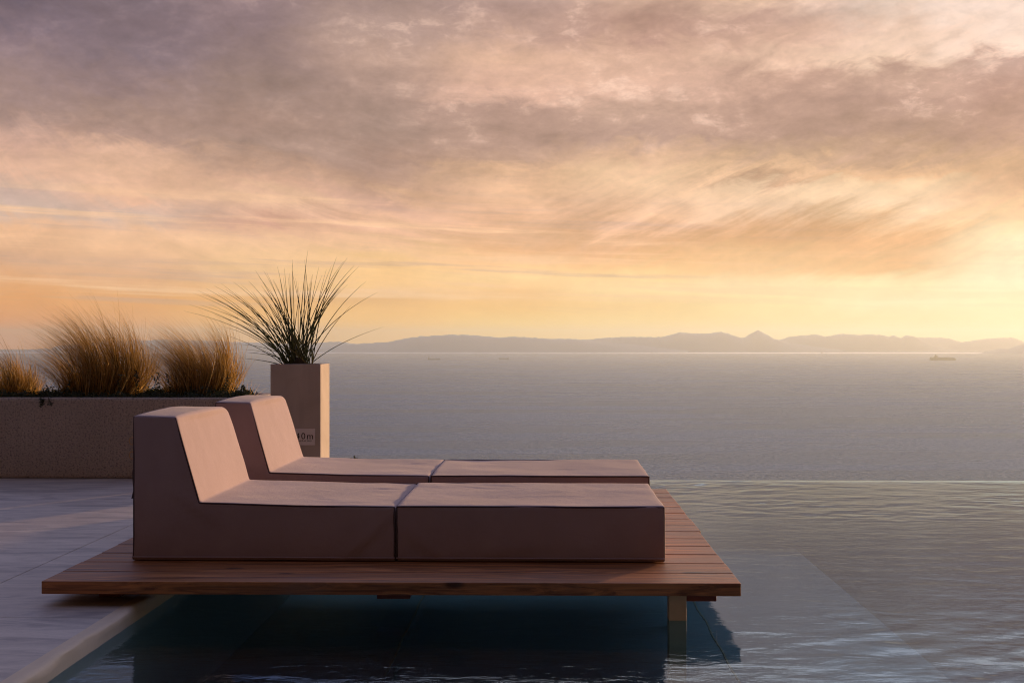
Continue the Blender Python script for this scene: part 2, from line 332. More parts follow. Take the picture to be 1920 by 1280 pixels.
def m_water():
    m, t, o = mat('pool water'); c = objco(t)
    h = t.m('ADD', t.noise(scaled(t, c, (14, 26, 1)), 1, 4, 0.6, 0.5), t.m('MULTIPLY', t.noise(scaled(t, c, (3.2, 8, 1)), 1, 4, 0.6, 0.6), 3.0))
    b = t.new('ShaderNodeBump'); t.put(b.inputs['Height'], h); b.inputs['Strength'].default_value = 0.22; b.inputs['Distance'].default_value = 0.003
    g = t.new('ShaderNodeBsdfGlossy'); g.inputs['Roughness'].default_value = 0.03; g.inputs['Color'].default_value = (0.61, 0.77, 1.0, 1)
    tr = t.new('ShaderNodeBsdfTransparent'); tr.inputs[0].default_value = (0.66, 0.86, 0.86, 1)
    fr = t.new('ShaderNodeFresnel'); fr.inputs['IOR'].default_value = 1.38
    t.l.new(b.outputs[0], g.inputs['Normal']); t.l.new(b.outputs[0], fr.inputs['Normal'])
    mx = t.new('ShaderNodeMixShader'); t.l.new(fr.outputs[0], mx.inputs[0]); t.l.new(tr.outputs[0], mx.inputs[1]); t.l.new(g.outputs[0], mx.inputs[2])
    t.l.new(mx.outputs[0], o.inputs[0]); return m
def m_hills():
    m, t, o = mat('distant hills with painted haze'); c = objco(t)
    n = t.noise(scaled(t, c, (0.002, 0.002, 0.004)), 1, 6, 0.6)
    pbsdf(t, o, t.mix(n, (0.62, 0.76, 0.86), (0.80, 0.88, 0.92)), 1.0); return m  # pale blue haze is mixed into the hill colour itself
def m_pool(name, a_, b_):
    m, t, o = mat(name); c = objco(t)
    a = t.noise(c, 1.7, 6, 0.6); f = t.noise(c, 50, 3)
    col = t.mix(a, a_, b_)
    pbsdf(t, o, col, 0.8, f, 0.2, 0.003); return m

PLANK = 0.1937
PIPE = m_plain('mauve piping', (0.10, 0.07, 0.08), 0.8)
FAB, TAPE, WOOD, RED, CONC, STUC, PLNT = m_fabric(), m_dark_fabric(), m_wood(), m_redwood(), m_concrete(), m_stucco(), m_planter()
LIP = m_plain('worn lip with painted sun', (0.80, 0.66, 0.48), 0.6)  # pale gold colour carries the grazing sun along the lip
SOIL = m_plain('potting soil', (0.05, 0.035, 0.025), 0.95)
STEEL = m_plain('weathered steel', (0.78, 0.52, 0.28), 0.5)
SIGN = m_plain('pale sign plate', (0.92, 0.86, 0.85), 0.5)
INK = m_plain('black lettering', (0.012, 0.012, 0.012), 0.5)
FLOOR_LINE = m_plain('pale floor lines', (0.75, 0.6, 0.35), 0.6)
HILL = m_hills(); POOL = m_pool('pool plaster', (0.42, 0.50, 0.45), (0.52, 0.61, 0.55)); DEEP = m_pool('pool plaster with depth dimming', (0.20, 0.40, 0.48), (0.25, 0.47, 0.56))  # deep floor: light lost in the deeper water is painted into its colour

# ------------------------------------------------------------------ setting: sea, far hills, hillside
SEA_Z = -139.0
GLINT, t_, o_ = mat('sea band with painted glint'); g_ = t_.new('ShaderNodeBsdfGlossy'); g_.inputs['Roughness'].default_value = 0.45; g_.inputs['Color'].default_value = (0.95, 0.95, 0.95, 1); t_.l.new(g_.outputs[0], o_.inputs[0])  # near-white mirror colour puts the bright shoreline glint into this band
V = [(x, y, 0) for y in (150, 12100, 13150, 17150) for x in (-16000, 17000)]
pydata('sea', V, [(0, 1, 3, 2), (2, 3, 5, 4), (4, 5, 7, 6)], [m_sea(), GLINT]).location = (0, 0, SEA_Z)
bpy.data.objects['sea'].data.polygons[1].material_index = 1
tag(bpy.data.objects['sea'], kind='structure')

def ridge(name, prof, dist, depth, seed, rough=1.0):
    """a range of hills: its skyline follows prof (photo pixels), with real slopes in front and behind"""
    prof = sorted(prof); xs = np.array([p[0] for p in prof], float); ys = np.array([p[1] for p in prof], float)
    n = int((xs[-1] - xs[0]) / 2.2); m = 26
    V = []; Fc = []
    for i in range(n + 1):
        px = xs[0] + (xs[-1] - xs[0]) * i / n
        py = float(np.interp(px, xs, ys)) + 1.1 * rough * noise.noise((px * 0.13, seed, 0)) + 0.8 * rough * noise.noise((px * 0.4, seed, 4))
        top = on_y(px, py, dist); hgt = max(top.z - SEA_Z, 1.0)
        for j in range(m + 1):
            u = j / m
            k = math.sin(math.pi * min(max(u, 0), 1)) ** 1.15
            y = dist + (u - 0.5) * depth
            rg = 1 + (0.32 * noise.fractal((top.x * 0.0011 + seed, y * 0.0011, 2.2), 1.0, 2.0, 4)) * (1 if abs(u - 0.5) > 0.02 else 0)
            x = top.x * (y / dist)
            V.append((x, y, SEA_Z - 2 + hgt * k * (rg if rg < 1 or u > .5 else min(rg, 1.0 / max(k, .001)))))
            if V[-1][2] > SEA_Z - 2 + hgt * (y / dist) and j != m // 2: V[-1] = (V[-1][0], y, SEA_Z - 2 + hgt * (y / dist) * 0.97 * k)
    for i in range(n):
        for j in range(m):
            a = i * (m + 1) + j; Fc.append((a, a + m + 1, a + m + 2, a + 1))
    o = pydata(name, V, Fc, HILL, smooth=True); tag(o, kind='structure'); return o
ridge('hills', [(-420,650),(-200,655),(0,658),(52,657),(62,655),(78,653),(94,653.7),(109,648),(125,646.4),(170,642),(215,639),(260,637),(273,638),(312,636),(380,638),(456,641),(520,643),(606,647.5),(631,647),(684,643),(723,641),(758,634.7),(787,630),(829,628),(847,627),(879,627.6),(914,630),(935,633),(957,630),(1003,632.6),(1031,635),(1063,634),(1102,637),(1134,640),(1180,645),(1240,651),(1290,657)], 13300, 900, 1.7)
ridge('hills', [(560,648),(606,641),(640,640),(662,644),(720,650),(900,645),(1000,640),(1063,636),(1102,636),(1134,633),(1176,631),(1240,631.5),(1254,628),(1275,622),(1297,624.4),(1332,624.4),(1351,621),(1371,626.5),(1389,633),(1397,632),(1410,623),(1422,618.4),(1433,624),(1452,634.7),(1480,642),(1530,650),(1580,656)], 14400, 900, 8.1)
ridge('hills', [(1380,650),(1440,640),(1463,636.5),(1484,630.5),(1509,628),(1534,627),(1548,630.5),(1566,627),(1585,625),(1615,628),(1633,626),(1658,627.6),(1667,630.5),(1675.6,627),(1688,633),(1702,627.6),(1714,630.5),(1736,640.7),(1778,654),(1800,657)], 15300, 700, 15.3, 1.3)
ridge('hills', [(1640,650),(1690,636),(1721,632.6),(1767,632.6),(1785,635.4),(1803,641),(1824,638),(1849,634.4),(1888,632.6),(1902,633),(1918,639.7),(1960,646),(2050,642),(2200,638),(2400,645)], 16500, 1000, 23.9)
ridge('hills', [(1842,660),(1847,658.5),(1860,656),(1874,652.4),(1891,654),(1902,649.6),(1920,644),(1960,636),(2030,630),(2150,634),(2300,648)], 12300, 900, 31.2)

def hillside():
    V = []; Fc = []; nx, ny = 60, 46
    for i in range(nx + 1):
        for j in range(ny + 1):
            x = -60 + 120 * i / nx; v = j / ny; y = 9.5 + 320 * v ** 2.2
            z = -1.0 - (y - 9.5) * 0.47 + min(1.0, (y - 9.5) / 6) * 1.6 * (noise.fractal((x * 0.09, y * 0.09, 5), 1, 2, 4) - 0.6)
            V.append((x * (1 + v * 2.5), y, z))
    for i in range(nx):
        for j in range(ny):
            a = i * (ny + 1) + j; Fc.append((a, a + ny + 1, a + ny + 2, a + 1))
    m, t, o = mat('scrub slope'); n = t.noise(objco(t), 1.3, 6, 0.65)
    pbsdf(t, o, t.mix(t.mr(n, 0.35, 0.65), (0.03, 0.035, 0.018), (0.13, 0.10, 0.07)), 1.0, n, 0.6, 0.3)
    tag(pydata('hillside', V, Fc, m, smooth=True), kind='structure')
hillside()

# ------------------------------------------------------------------ terrace and pool
XE = -1.45; YF = 8.5; WZ = -0.05; YN = 1.2; XR = 9.0       # pool edge, overflow edge, water level
def terrace():
    bm = bmesh.new()
    box(bm, (-14, -6, -1.6), (XE - 0.05, 9.4, -0.012))                  # the slab below
    cuts_x = [-14, -9.1, -6.4, -4.6, -2.115, XE]; cuts_y = [-6, -2.9, 0.6, 4.12, 9.4]
    for i in range(len(cuts_x) - 1):
        for j in range(len(cuts_y) - 1):
            x0, x1, y0, y1 = cuts_x[i], cuts_x[i + 1], cuts_y[j], cuts_y[j + 1]
            g = 0.002
            last = i == len(cuts_x) - 2
            vs = box(bm, (x0 + g, y0 + g, -0.011 if not last else -0.011), (x1 - (g if not last else 0.055), y1 - g, 0.0))
    o = obj('terrace_floor', bm, CONC); tag(o, kind='structure')
    # the lip at the water: worn, uneven arris
    V = []; Fc = []; n = 420; prof = [(-0.0549, 0.0), (-0.03, 0.0005), (-0.014, 0.0012), (-0.006, -0.0015), (0.0, -0.008), (0.001, -0.025), (0.001, -0.06), (0.0, -0.62)]
    for i in range(n + 1):
        y = -6 + (9.4 + 6) * i / n
        for k, (px, pz) in enumerate(prof):
            j = 1.0 if 1 <= k <= 5 else 0.0
            V.append((XE + px + j * 0.010 * noise.fractal((y * 5, k * 0.35, 1), 1, 2, 3), y, pz + j * 0.0035 * noise.noise((y * 9, k * 0.6, 8))))
    P = len(prof)
    for i in range(n):
        for k in range(P - 1):
            a = i * P + k; Fc.append((a, a + 1, a + P + 1, a + P))
    tag(pydata('pool_edge', V, Fc, LIP, smooth=True), kind='structure')
terrace()

def pool():
    bm = bmesh.new(); z1, z2 = -0.50, -1.30; xs = 1.70
    def quad(*p): bm.faces.new([bm.verts.new(v) for v in p])
    quad((XE, YN, z1), (xs, YN, z1), (xs, YF, z1), (XE, YF, z1))
    quad((xs, YN, z1), (xs, YN, z2), (xs, YF, z2), (xs, YF, z1))
    quad((xs, YN, z2), (XR, YN, z2), (XR, YF, z2), (xs, YF, z2))
    for f in list(bm.faces)[-2:]: f.material_index = 2
    box(bm, (XE - 0.4, YF, -1.7), (XR, YF + 0.22, WZ - 0.006))            # overflow wall
    box(bm, (XE - 0.4, YF + 0.6, -1.7), (XR, YF + 0.8, -0.45))              # gutter kerb
    quad((XE - 0.4, YF + 0.22, -0.8), (XR, YF + 0.22, -0.8), (XR, YF + 0.6, -0.8), (XE - 0.4, YF + 0.6, -0.8))
    box(bm, (XR, YN - 0.3, -1.7), (XR + 0.3, YF + 0.8, 0.0))
    box(bm, (XE, YN - 0.3, -1.7), (XR, YN, 0.0))
    nf0 = len(bm.faces)
    for x in (-0.70, 0.80):                                                 # raised pale lines along the ledge floor
        for k in range(80):
            y0 = YN + (YF - YN) * k / 80; y1 = y0 + (YF - YN) / 80; w0 = 0.004 + 0.002 * noise.noise((k, x, 0))
            c = x + 0.01 * noise.noise((k * 0.3, x, 5))
            box(bm, (c - w0, y0, z1 - 0.002), (c + w0, y1 - 0.0005, z1 + 0.006))
    bm.faces.ensure_lookup_table()
    for f in list(bm.faces)[nf0:]: f.material_index = 1
    tag(obj('pool_basin', bm, [POOL, FLOOR_LINE, DEEP]), kind='structure')
pool()

def pool_water():
    xs = np.concatenate([np.arange(XE + 0.0005, 4.0, 0.013), np.linspace(4.0, XR - 0.0005, 60)])
    ys = np.concatenate([np.arange(YN + 0.0005, 3.2, 0.03), np.arange(3.2, YF + 0.18, 0.011)])
    X, Y = np.meshgrid(xs, ys, indexing='ij'); Z = np.zeros_like(X)
    r = np.random.default_rng(5)
    def low(sc, sd):
        q = np.random.default_rng(sd); o = np.zeros_like(X)
        for _ in range(14):
            a = q.uniform(0, 6.28); f = sc * q.uniform(0.4, 1.6); o += np.sin((X * math.cos(a) * 0.7 + Y * math.sin(a) * 1.6) * f + q.uniform(0, 6.28))
        return o / 3.7
    sg = lambda v: 1 / (1 + np.exp(-v))
    gust = sg(1.6 * low(2.4, 1) + 0.2); gust2 = sg(1.8 * low(6.5, 2)); gust3 = sg(1.8 * low(6.0, 3))
    far = sg((Y - 6.9) / 0.35); near = sg((X - 0.95) / 0.2) * sg((4.9 + 0.3 * (X - 1.5) - Y) / 0.3)
    calm = 0.10 + 0.70 * np.maximum(far, near * 0.8) * (0.45 + 0.8 * gust) + 0.07 * sg((X - 1.5) / 0.4) * gust
    burst = np.maximum(far, near * 0.62) * (0.25 + 1.0 * gust)
    for k in range(120):
        long = k < 50
        L = 0.09 * (4.5 ** (r.random() ** 1.3)) if long else r.uniform(0.045, 0.11)
        th = r.normal(math.pi / 2 + 0.15, 0.60) if k % 3 else r.uniform(0, 6.28); kk = 2 * math.pi / L
        s = (0.0088 if long else 0.0048) * r.uniform(0.3, 1.3); ph = r.random() * 6.28
        px = X + 0.05 * np.sin(Y * 3.3 + k) + 0.02 * np.sin(Y * 9 + k * 2)
        py = Y + 0.07 * np.sin(X * 2.1 + k * 1.7) + 0.02 * np.sin(X * 7 + k)
        Z += s / kk * np.sin(kk * (px * math.cos(th) + py * math.sin(th)) + ph) * (gust2, gust3, gust)[k % 3] * 1.5 * (burst * 0.8 + 0.07 + 0.10 * gust2 * sg((X - 1.0) / 0.3) if long else calm)
    Z *= np.clip((X - XE) / 0.1, 0.1, 1)
    edge = np.clip((Y - (YF + 0.02)) / 0.16, 0, 1); Z = Z * (1 - 0.8 * edge) - 0.004 * edge ** 2
    nx, ny = X.shape; co = np.stack([X, Y, Z], -1).reshape(-1, 3)
    idx = np.arange(nx * ny).reshape(nx, ny)
    q = np.stack([idx[:-1, :-1], idx[1:, :-1], idx[1:, 1:], idx[:-1, 1:]], -1).reshape(-1, 4)
    me = bpy.data.meshes.new('pool_water'); me.vertices.add(len(co)); me.vertices.foreach_set('co', co.ravel())
    me.loops.add(q.size); me.loops.foreach_set('vertex_index', q.ravel()); me.polygons.add(len(q))
    me.polygons.foreach_set('loop_start', np.arange(0, q.size, 4)); me.polygons.foreach_set('use_smooth', np.ones(len(q), bool))
    me.update(); o = obj('pool_water', me, m_water()); o.location.z = WZ; tag(o, kind='structure')
pool_water()

# ------------------------------------------------------------------ wooden platform
PX0, PX1, PY0 = -1.785, 0.672, 4.285; PZ0, PZ1 = 0.045, 0.090; NP = 14; PY1 = PY0 + NP * PLANK
def platform():
    t = empty('wooden_platform', (PX0, PY0, 0)); tag(t, 'low platform of long brown planks carrying the loungers over the pool', 'platform')
    bm = bmesh.new()
    for k in range(NP):
        y0 = k * PLANK + 0.005; y1 = (k + 1) * PLANK - 0.005
        e0 = random.uniform(-0.004, 0.004) if k else 0; e1 = random.uniform(-0.004, 0.004) if k else 0
        dz = random.uniform(-0.001, 0.0008)
        vs = box(bm, (e0, y0, PZ0 + dz), (PX1 - PX0 + e1, y1, PZ1 + dz))
    bevel(bm, 0.0025, 2)
    obj('decking', bm, WOOD, t)
    def P(name, lo, hi, m, bv=0.003):
        bm = bmesh.new(); box(bm, [lo[0] - PX0, lo[1] - PY0, lo[2]], [hi[0] - PX0, hi[1] - PY0, hi[2]]); bevel(bm, bv, 2); return obj(name, bm, m, t)
    D = PY1 - 0.12
    P('joist', (-0.62, PY0 + 0.14, 0.002), (-0.50, D, PZ0 - 0.001), RED)
    P('joist', (0.46, PY0 + 0.10, 0.006), (0.60, D, PZ0 - 0.001), RED)
    P('joist', (-1.64, PY0 + 0.16, 0.001), (-1.56, D, PZ0 - 0.001), RED)
    P('leg', (0.425, PY0 + 0.045, -0.499), (0.487, PY0 + 0.105, PZ0 - 0.001), STEEL)
    P('leg', (0.598, 6.13, -0.499), (0.648, 6.18, PZ0 - 0.001), STEEL)
platform()

# ------------------------------------------------------------------ loungers
CZ = PZ1 + 0.002
def cushion_mesh(prof, W, seed, creases=()):
    """extrude a side profile (x,z) over depth W, round its edges, subdivide it and let the foam bulge"""
    bm = bmesh.new()
    a = [bm.verts.new((x, 0, z)) for x, z in prof]; b = [bm.verts.new((x, W, z)) for x, z in prof]
    n = len(prof); bm.faces.new(a); bm.faces.new(b[::-1])
    for i in range(n): bm.faces.new((a[i], b[i], b[(i + 1) % n], a[(i + 1) % n]))
    bmesh.ops.recalc_face_normals(bm, faces=bm.faces)
    bmesh.ops.bevel(bm, geom=list(bm.edges), offset=0.007, segments=3, affect='EDGES', profile=0.5, clamp_overlap=True)
    xs = [v.co.x for v in bm.verts]; zs = [v.co.z for v in bm.verts]
    st = 0.022
    for ax, lo, hi in ((0, min(xs), max(xs)), (1, 0, W), (2, min(zs), max(zs))):
        k = int((hi - lo) / st)
        for i in range(1, k + 1):
            co = [0, 0, 0]; no = [0, 0, 0]; co[ax] = lo + i * (hi - lo) / (k + 1); no[ax] = 1
            bmesh.ops.bisect_plane(bm, geom=list(bm.verts) + list(bm.edges) + list(bm.faces), plane_co=co, plane_no=no, dist=1e-5)
    bm.normal_update()
    mv = []
    for v in bm.verts: mv.append(foam(v.co, v.normal, seed, creases))
    for v, c in zip(bm.verts, mv): v.co = c
    return bm
def foam(p, n, seed, creases=()):
    q = Vector((p.x * 2.2 + seed, p.y * 2.2, p.z * 3.0))
    d = 0.0045 * noise.fractal(q, 1.0, 2.0, 3)
    for (cx, cy, ang, ln, wd, amp) in creases:
        if n.z > 0.5 or n.y < -0.5:
            u = (p.x - cx) * math.cos(ang) + ((p.y if n.z > .5 else p.z) - cy) * math.sin(ang)
            v = -(p.x - cx) * math.sin(ang) + ((p.y if n.z > .5 else p.z) - cy) * math.cos(ang)
            if (amp > 0) == (n.z > 0.5) : d += abs(amp) * math.exp(-(u / ln) ** 2) * math.sin(v / wd) * math.exp(-(v / (wd * 2)) ** 2)
    if p.z > 0.4 and n.z > 0.3:                       # the top of the back is domed and its far corner has sunk
        d += 0.012 * math.sin(math.pi * min(1, max(0, p.y / 0.76)))
    c = p + n * d
    if p.z > 0.3: c.z -= 0.020 * max(0, (p.y - 0.66) / 0.10) ** 2 * (p.z - 0.3) / 0.25; c.y -= 0.010 * max(0, (p.z - 0.48) / 0.07) ** 2 * (1 if p.y > 0.6 else 0)
    if c.z < 0.001: c.z = 0.001
    return c
SL = 1.012; OL = 1.024; LW = 0.76; TH = 0.211
sp = [(0, 0), (SL, 0), (SL, TH - 0.003), (0.62, TH + 0.002), (0.262, TH + 0.012), (0.168, 0.548), (0.004, 0.552)]
op = [(0, 0), (OL, 0), (OL, TH), (0, TH + 0.001)]
def piping(bm, pts, y, seed, n):
    P = []
    for (x0, z0), (x1, z1) in zip(pts, pts[1:]):
        k = max(2, int(math.hypot(x1 - x0, z1 - z0) / 0.03))
        for i in range(k): P.append((x0 + (x1 - x0) * i / k, y, z0 + (z1 - z0) * i / k))
    P.append((pts[-1][0], y, pts[-1][1]))
    P = [foam(Vector(p), Vector(n), seed) for p in P]
    tube(bm, P, 0.0040, 6)
def lounge_seat(loc, rz, label, seed):
    t = empty('lounge_seat', loc, rz); tag(t, label, 'lounge seat', 'foam lounge seats with sloping backs')
    cr = [(0.86, 0.10, 0.4, 0.06, 0.012, 0.0026), (0.90, 0.55, 0.2, 0.05, 0.011, 0.0036), (0.70, 0.20, -0.5, 0.05, 0.012, 0.0016), (0.90, 0.07, 0.75, 0.12, 0.014, -0.009), (0.96, 0.12, 1.1, 0.10, 0.012, -0.006), (0.24, 0.19, -0.6, 0.10, 0.014, -0.008), (0.06, 0.30, 1.5, 0.16, 0.016, -0.004)]
    obj('cover', cushion_mesh(sp, LW, seed, cr), FAB, t, True)
    bm = bmesh.new()
    e = 0.0025
    top = [(0.006, 0.004), (0.006, 0.548), (0.166, 0.544), (0.259, TH + 0.009), (0.62, TH - 0.001), (SL - e, TH - 0.006), (SL - e, 0.006)]
    piping(bm, top, e, seed, (0, 0, 0)); obj('piping', bm, PIPE, t, True)
    bm = bmesh.new(); piping(bm, top, LW - e, seed, (0, 0, 0)); obj('piping', bm, PIPE, t, True)
    bm = bmesh.new()
    piping(bm, [(0.0, 0.012), (SL, 0.012)], -0.0005, seed, (0, -1, 0)); obj('hem', bm, FAB, t, True)
    # flap and toggles that hang at the back
    V = []; Fc = []
    for j in range(9):
        for i in range(5):
            z = 0.50 - 0.27 * j / 8; y = 0.05 + 0.30 * i / 4
            V.append((-0.006 - 0.008 * math.sin(j * 0.9) ** 2 - 0.010 * (j / 8) ** 2 * (1 + math.sin(i)), y, z))
    for j in range(8):
        for i in range(4): a = j * 5 + i; Fc.append((a, a + 1, a + 6, a + 5))
    f = pydata('back_flap', V, Fc, TAPE, t, True); so = f.modifiers.new('thick', 'SOLIDIFY'); so.thickness = 0.003
    for z in (0.455, 0.40):
        bm = bmesh.new(); tube(bm, [(-0.012 + 0.010 * math.cos(a), 0.03, z + 0.014 * math.sin(a)) for a in [k * math.pi / 8 for k in range(17)]], 0.0025, 6)
        obj('buckle_ring', bm, STEEL, t, True)
    return t
def ottoman(loc, rz, label, seed):
    t = empty('foam_ottoman', loc, rz); tag(t, label, 'ottoman', 'foam ottomans extending the lounge seats')
    cr = [(0.28, 0.60, -0.5, 0.10, 0.012, 0.0018), (0.40, 0.66, -0.4, 0.08, 0.012, 0.0016), (0.10, 0.05, -0.7, 0.11, 0.013, -0.007), (0.62, 0.3, 0.1, 0.2, 0.02, 0.001), (0.95, 0.10, 1.2, 0.10, 0.014, -0.006), (0.45, 0.03, 0.1, 0.16, 0.012, -0.005)]
    obj('cover', cushion_mesh(op, LW, seed, cr), FAB, t, True)
    bm = bmesh.new(); e = 0.0025
    ring = [(e, 0.004), (e, TH - 0.003), (OL - e, TH - 0.004), (OL - e, 0.004)]
    piping(bm, ring, e, seed, (0, 0, 0)); obj('piping', bm, PIPE, t, True)
    bm = bmesh.new(); piping(bm, ring, LW - e, seed, (0, 0, 0)); obj('piping', bm, PIPE, t, True)
    bm = bmesh.new(); piping(bm, [(0.0, 0.012), (OL, 0.012)], -0.0005, seed, (0, -1, 0)); obj('hem', bm, FAB, t, True)
    return t
fl = on_y(248, 1045, 4.69); print('front left corner', fl, 'ott r', on_y(1249, 1053, 4.69), 'ott l', on_y(746, 1052, 4.69))
lounge_seat((fl.x, 4.69, CZ), R(-0.4), 'mauve cushion seat with sloping back nearest the front plank', 3.3)
ottoman((fl.x + SL + 0.006, 4.682, CZ), R(-0.1), 'flat mauve foam block at the foot of the nearer lounger', 9.1)
rl = on_y(804, 892, 5.735)
lounge_seat((rl.x - SL, 5.75, CZ), R(-0.5), 'mauve cushion seat with sloping back in front of the square concrete planter', 21.7)
ottoman((rl.x + 0.008, 5.735, CZ), 0, 'flat mauve foam block at the foot of the farther lounger', 33.9)

# ------------------------------------------------------------------ rendered planter wall
def planter_wall():
    t = empty('planter_wall', (-5.5, 8.25, 0)); tag(t, 'low rough plastered planter wall filled with feather grass', 'planter wall')
    h = 0.545; x0, x1, y1 = -3.5, 3.5, 0.80; th = 0.09
    bm = bmesh.new()
    box(bm, (x0, 0, 0), (x1, th, h)); box(bm, (x0, y1 - th, 0), (x1, y1, h)); box(bm, (x0, th + 0.001, 0), (x0 + th, y1 - th - 0.001, h)); box(bm, (x1 - th, th + 0.001, 0), (x1, y1 - th - 0.001, h))
    bevel(bm, 0.018, 3); obj('wall', bm, STUC, t)
    bm = bmesh.new(); box(bm, (x0 + th, th, 0.02), (x1 - th, y1 - th, h - 0.035)); obj('soil', bm, SOIL, t)
planter_wall()

# ------------------------------------------------------------------ tall square planter with its sign
BX0 = on_y(507, 700, 8.1).x; BX1 = on_y(601, 700, 8.1).x; BW = BX1 - BX0; BZ = on_y(550, 682.5, 8.1).z
def text_mesh(s, size, ext, spacing=1.0):
    cu = bpy.data.curves.new('lettering', 'FONT'); cu.body = s; cu.size = size; cu.extrude = ext; cu.align_x = 'CENTER'; cu.align_y = 'CENTER'; cu.space_character = spacing; cu.resolution_u = 4
    o = bpy.data.objects.new('lettering', cu); S.collection.objects.link(o)
    me = bpy.data.meshes.new_from_object(o.evaluated_get(bpy.context.evaluated_depsgraph_get())); bpy.data.objects.remove(o); return me
def tall_planter():
    t = empty('square_planter', (BX0, 8.1, 0)); tag(t, 'tall square concrete planter with a depth sign on its front', 'planter')
    bm = bmesh.new(); th = 0.026; Y1 = BW
    box(bm, (0, 0, 0), (BW, th, BZ)); box(bm, (0, Y1 - th, 0), (BW, Y1, BZ)); box(bm, (0, th + 0.0005, 0), (th, Y1 - th - 0.0005, BZ - 0.0004)); box(bm, (BW - th, th + 0.0005, 0), (BW, Y1 - th - 0.0005, BZ - 0.0004))
    bevel(bm, 0.003, 2); obj('body', bm, PLNT, t)
    bm = bmesh.new(); box(bm, (th, th, 0.3), (BW - th, Y1 - th, BZ - 0.03)); obj('soil', bm, SOIL, t)
    a = on_y(533, 803, 8.1); b = on_y(591, 834, 8.1)
    bm = bmesh.new(); box(bm, (a.x - BX0, -0.008, b.z), (b.x - BX0, -0.001, a.z)); bevel(bm, 0.001, 1); sg = obj('sign', bm, SIGN, t)
    cx = on_y(563.5, 818, 8.1); 
    for s, sz, py, sp_ in (('1.40m', 0.060, 817.5, 1.22), ('No Lifeguard on duty', 0.0165, 825.5, 1.05)):
        me = text_mesh(s, sz, 0.0006, sp_); l = obj('lettering', me, INK, sg)
        l.rotation_euler = (R(90), 0, 0); l.location = (cx.x - BX0, -0.009, on_y(563, py, 8.1).z)
tall_planter()

# ------------------------------------------------------------------ plants
class Blades:
    def __init__(s): s.v = []; s.f = []; s.r = []
    def blade(s, pts, w, side, rnd, taper=True):
        n = len(pts); b = len(s.v)
        for i, p in enumerate(pts):
            k = w * (1 - (i / (n - 1)) ** 1.6 * 0.9) if taper else w
            s.v.append(tuple(p - side * k)); s.v.append(tuple(p + side * k))
        for i in range(n - 1): a = b + 2 * i; s.f.append((a, a + 1, a + 3, a + 2)); s.r.append(rnd)
    def leaf(s, c, d, u, L, Wd, rnd):
        b = len(s.v); s.v += [tuple(c), tuple(c + d * L * .5 + u * Wd), tuple(c + d * L), tuple(c + d * L * .5 - u * Wd)]
        s.f.append((b, b + 1, b + 2, b + 3)); s.r.append(rnd)
    def build(s, name, m, parent=None):
        me = bpy.data.meshes.new(name); me.from_pydata(s.v, [], s.f); me.update()
        at = me.attributes.new('rnd', 'FLOAT', 'FACE'); at.data.foreach_set('value', s.r)
        return obj(name, me, m, parent)
def rv(s=1.0): return Vector((random.gauss(0, s), random.gauss(0, s), random.gauss(0, s)))
GRASS = m_leafy('dry feather grass', [(0.08, 0.07, 0.015), (0.36, 0.21, 0.045), (0.62, 0.39, 0.10), (0.88, 0.68, 0.34)], 0.55)
def grass(px, py0, wpx, hpx, lean, label, n):
    base = on_y(px, 742, 8.55); sc = 8.55 / F; o = empty('feather_grass', (base.x, 8.6, 0.51))
    B = Blades(); Wd = wpx * sc / 2; H = hpx * sc * 1.22; sd = px * 0.37
    for k in range(n):
        t = random.betavariate(1.25, 1.25) * 2 - 1; yy = random.gauss(0, 0.06)
        root = Vector((t * 0.60 * Wd + random.gauss(0, .012), yy, 0))
        tuft = noise.noise((t * 2.6 + sd, 0, 0.3)); tuft2 = noise.noise((t * 7 + sd, 3, yy * 9))
        h = H * (0.93 - 0.38 * abs(t) ** 2.2) * (1 + 0.42 * tuft + 0.42 * tuft2) * (random.uniform(0.35, 1.0) ** 0.5)
        if random.random() < 0.03: h *= 1.15
        out = t * Wd * 0.62 + random.gauss(0, .03)
        sway = 0.09 * h * (1 + tuft2); tipd = (lean + 0.45 * tuft2 + random.gauss(0, 0.10)) * h
        droop = random.uniform(0.02, 0.16) + 0.15 * max(0, abs(t) - .6); ph = random.gauss(0, 0.012); yo = random.gauss(0, .09)
        pts = []
        for i in range(11):
            u = i / 10
            pts.append(root + Vector((out * u ** 1.1 + sway * math.sin(u * 2.6) + tipd * u ** 2.6 + ph * math.sin(u * 7), yo * u ** 1.5, h * (u - droop * u ** 3))))
        th = random.uniform(-1.2, 1.2)
        B.blade(pts, random.uniform(0.0009, 0.0020), Vector((math.cos(th), math.sin(th), 0)), min(1, max(0, random.gauss(.45, .3))))
    ob = B.build('blades', GRASS, o)
    tag(o, label, 'grass clump', 'feather grass clumps in the planter wall'); return o
grass(14, 742, 135, 92, -0.26, 'short straw coloured grass clump at the picture edge, smallest of the three', 1100)
grass(184, 742, 215, 152, -0.34, 'widest and tallest straw coloured grass clump, swept by the wind', 2300)
grass(370, 742, 165, 130, -0.36, 'straw coloured grass clump closest to the square concrete planter', 1900)

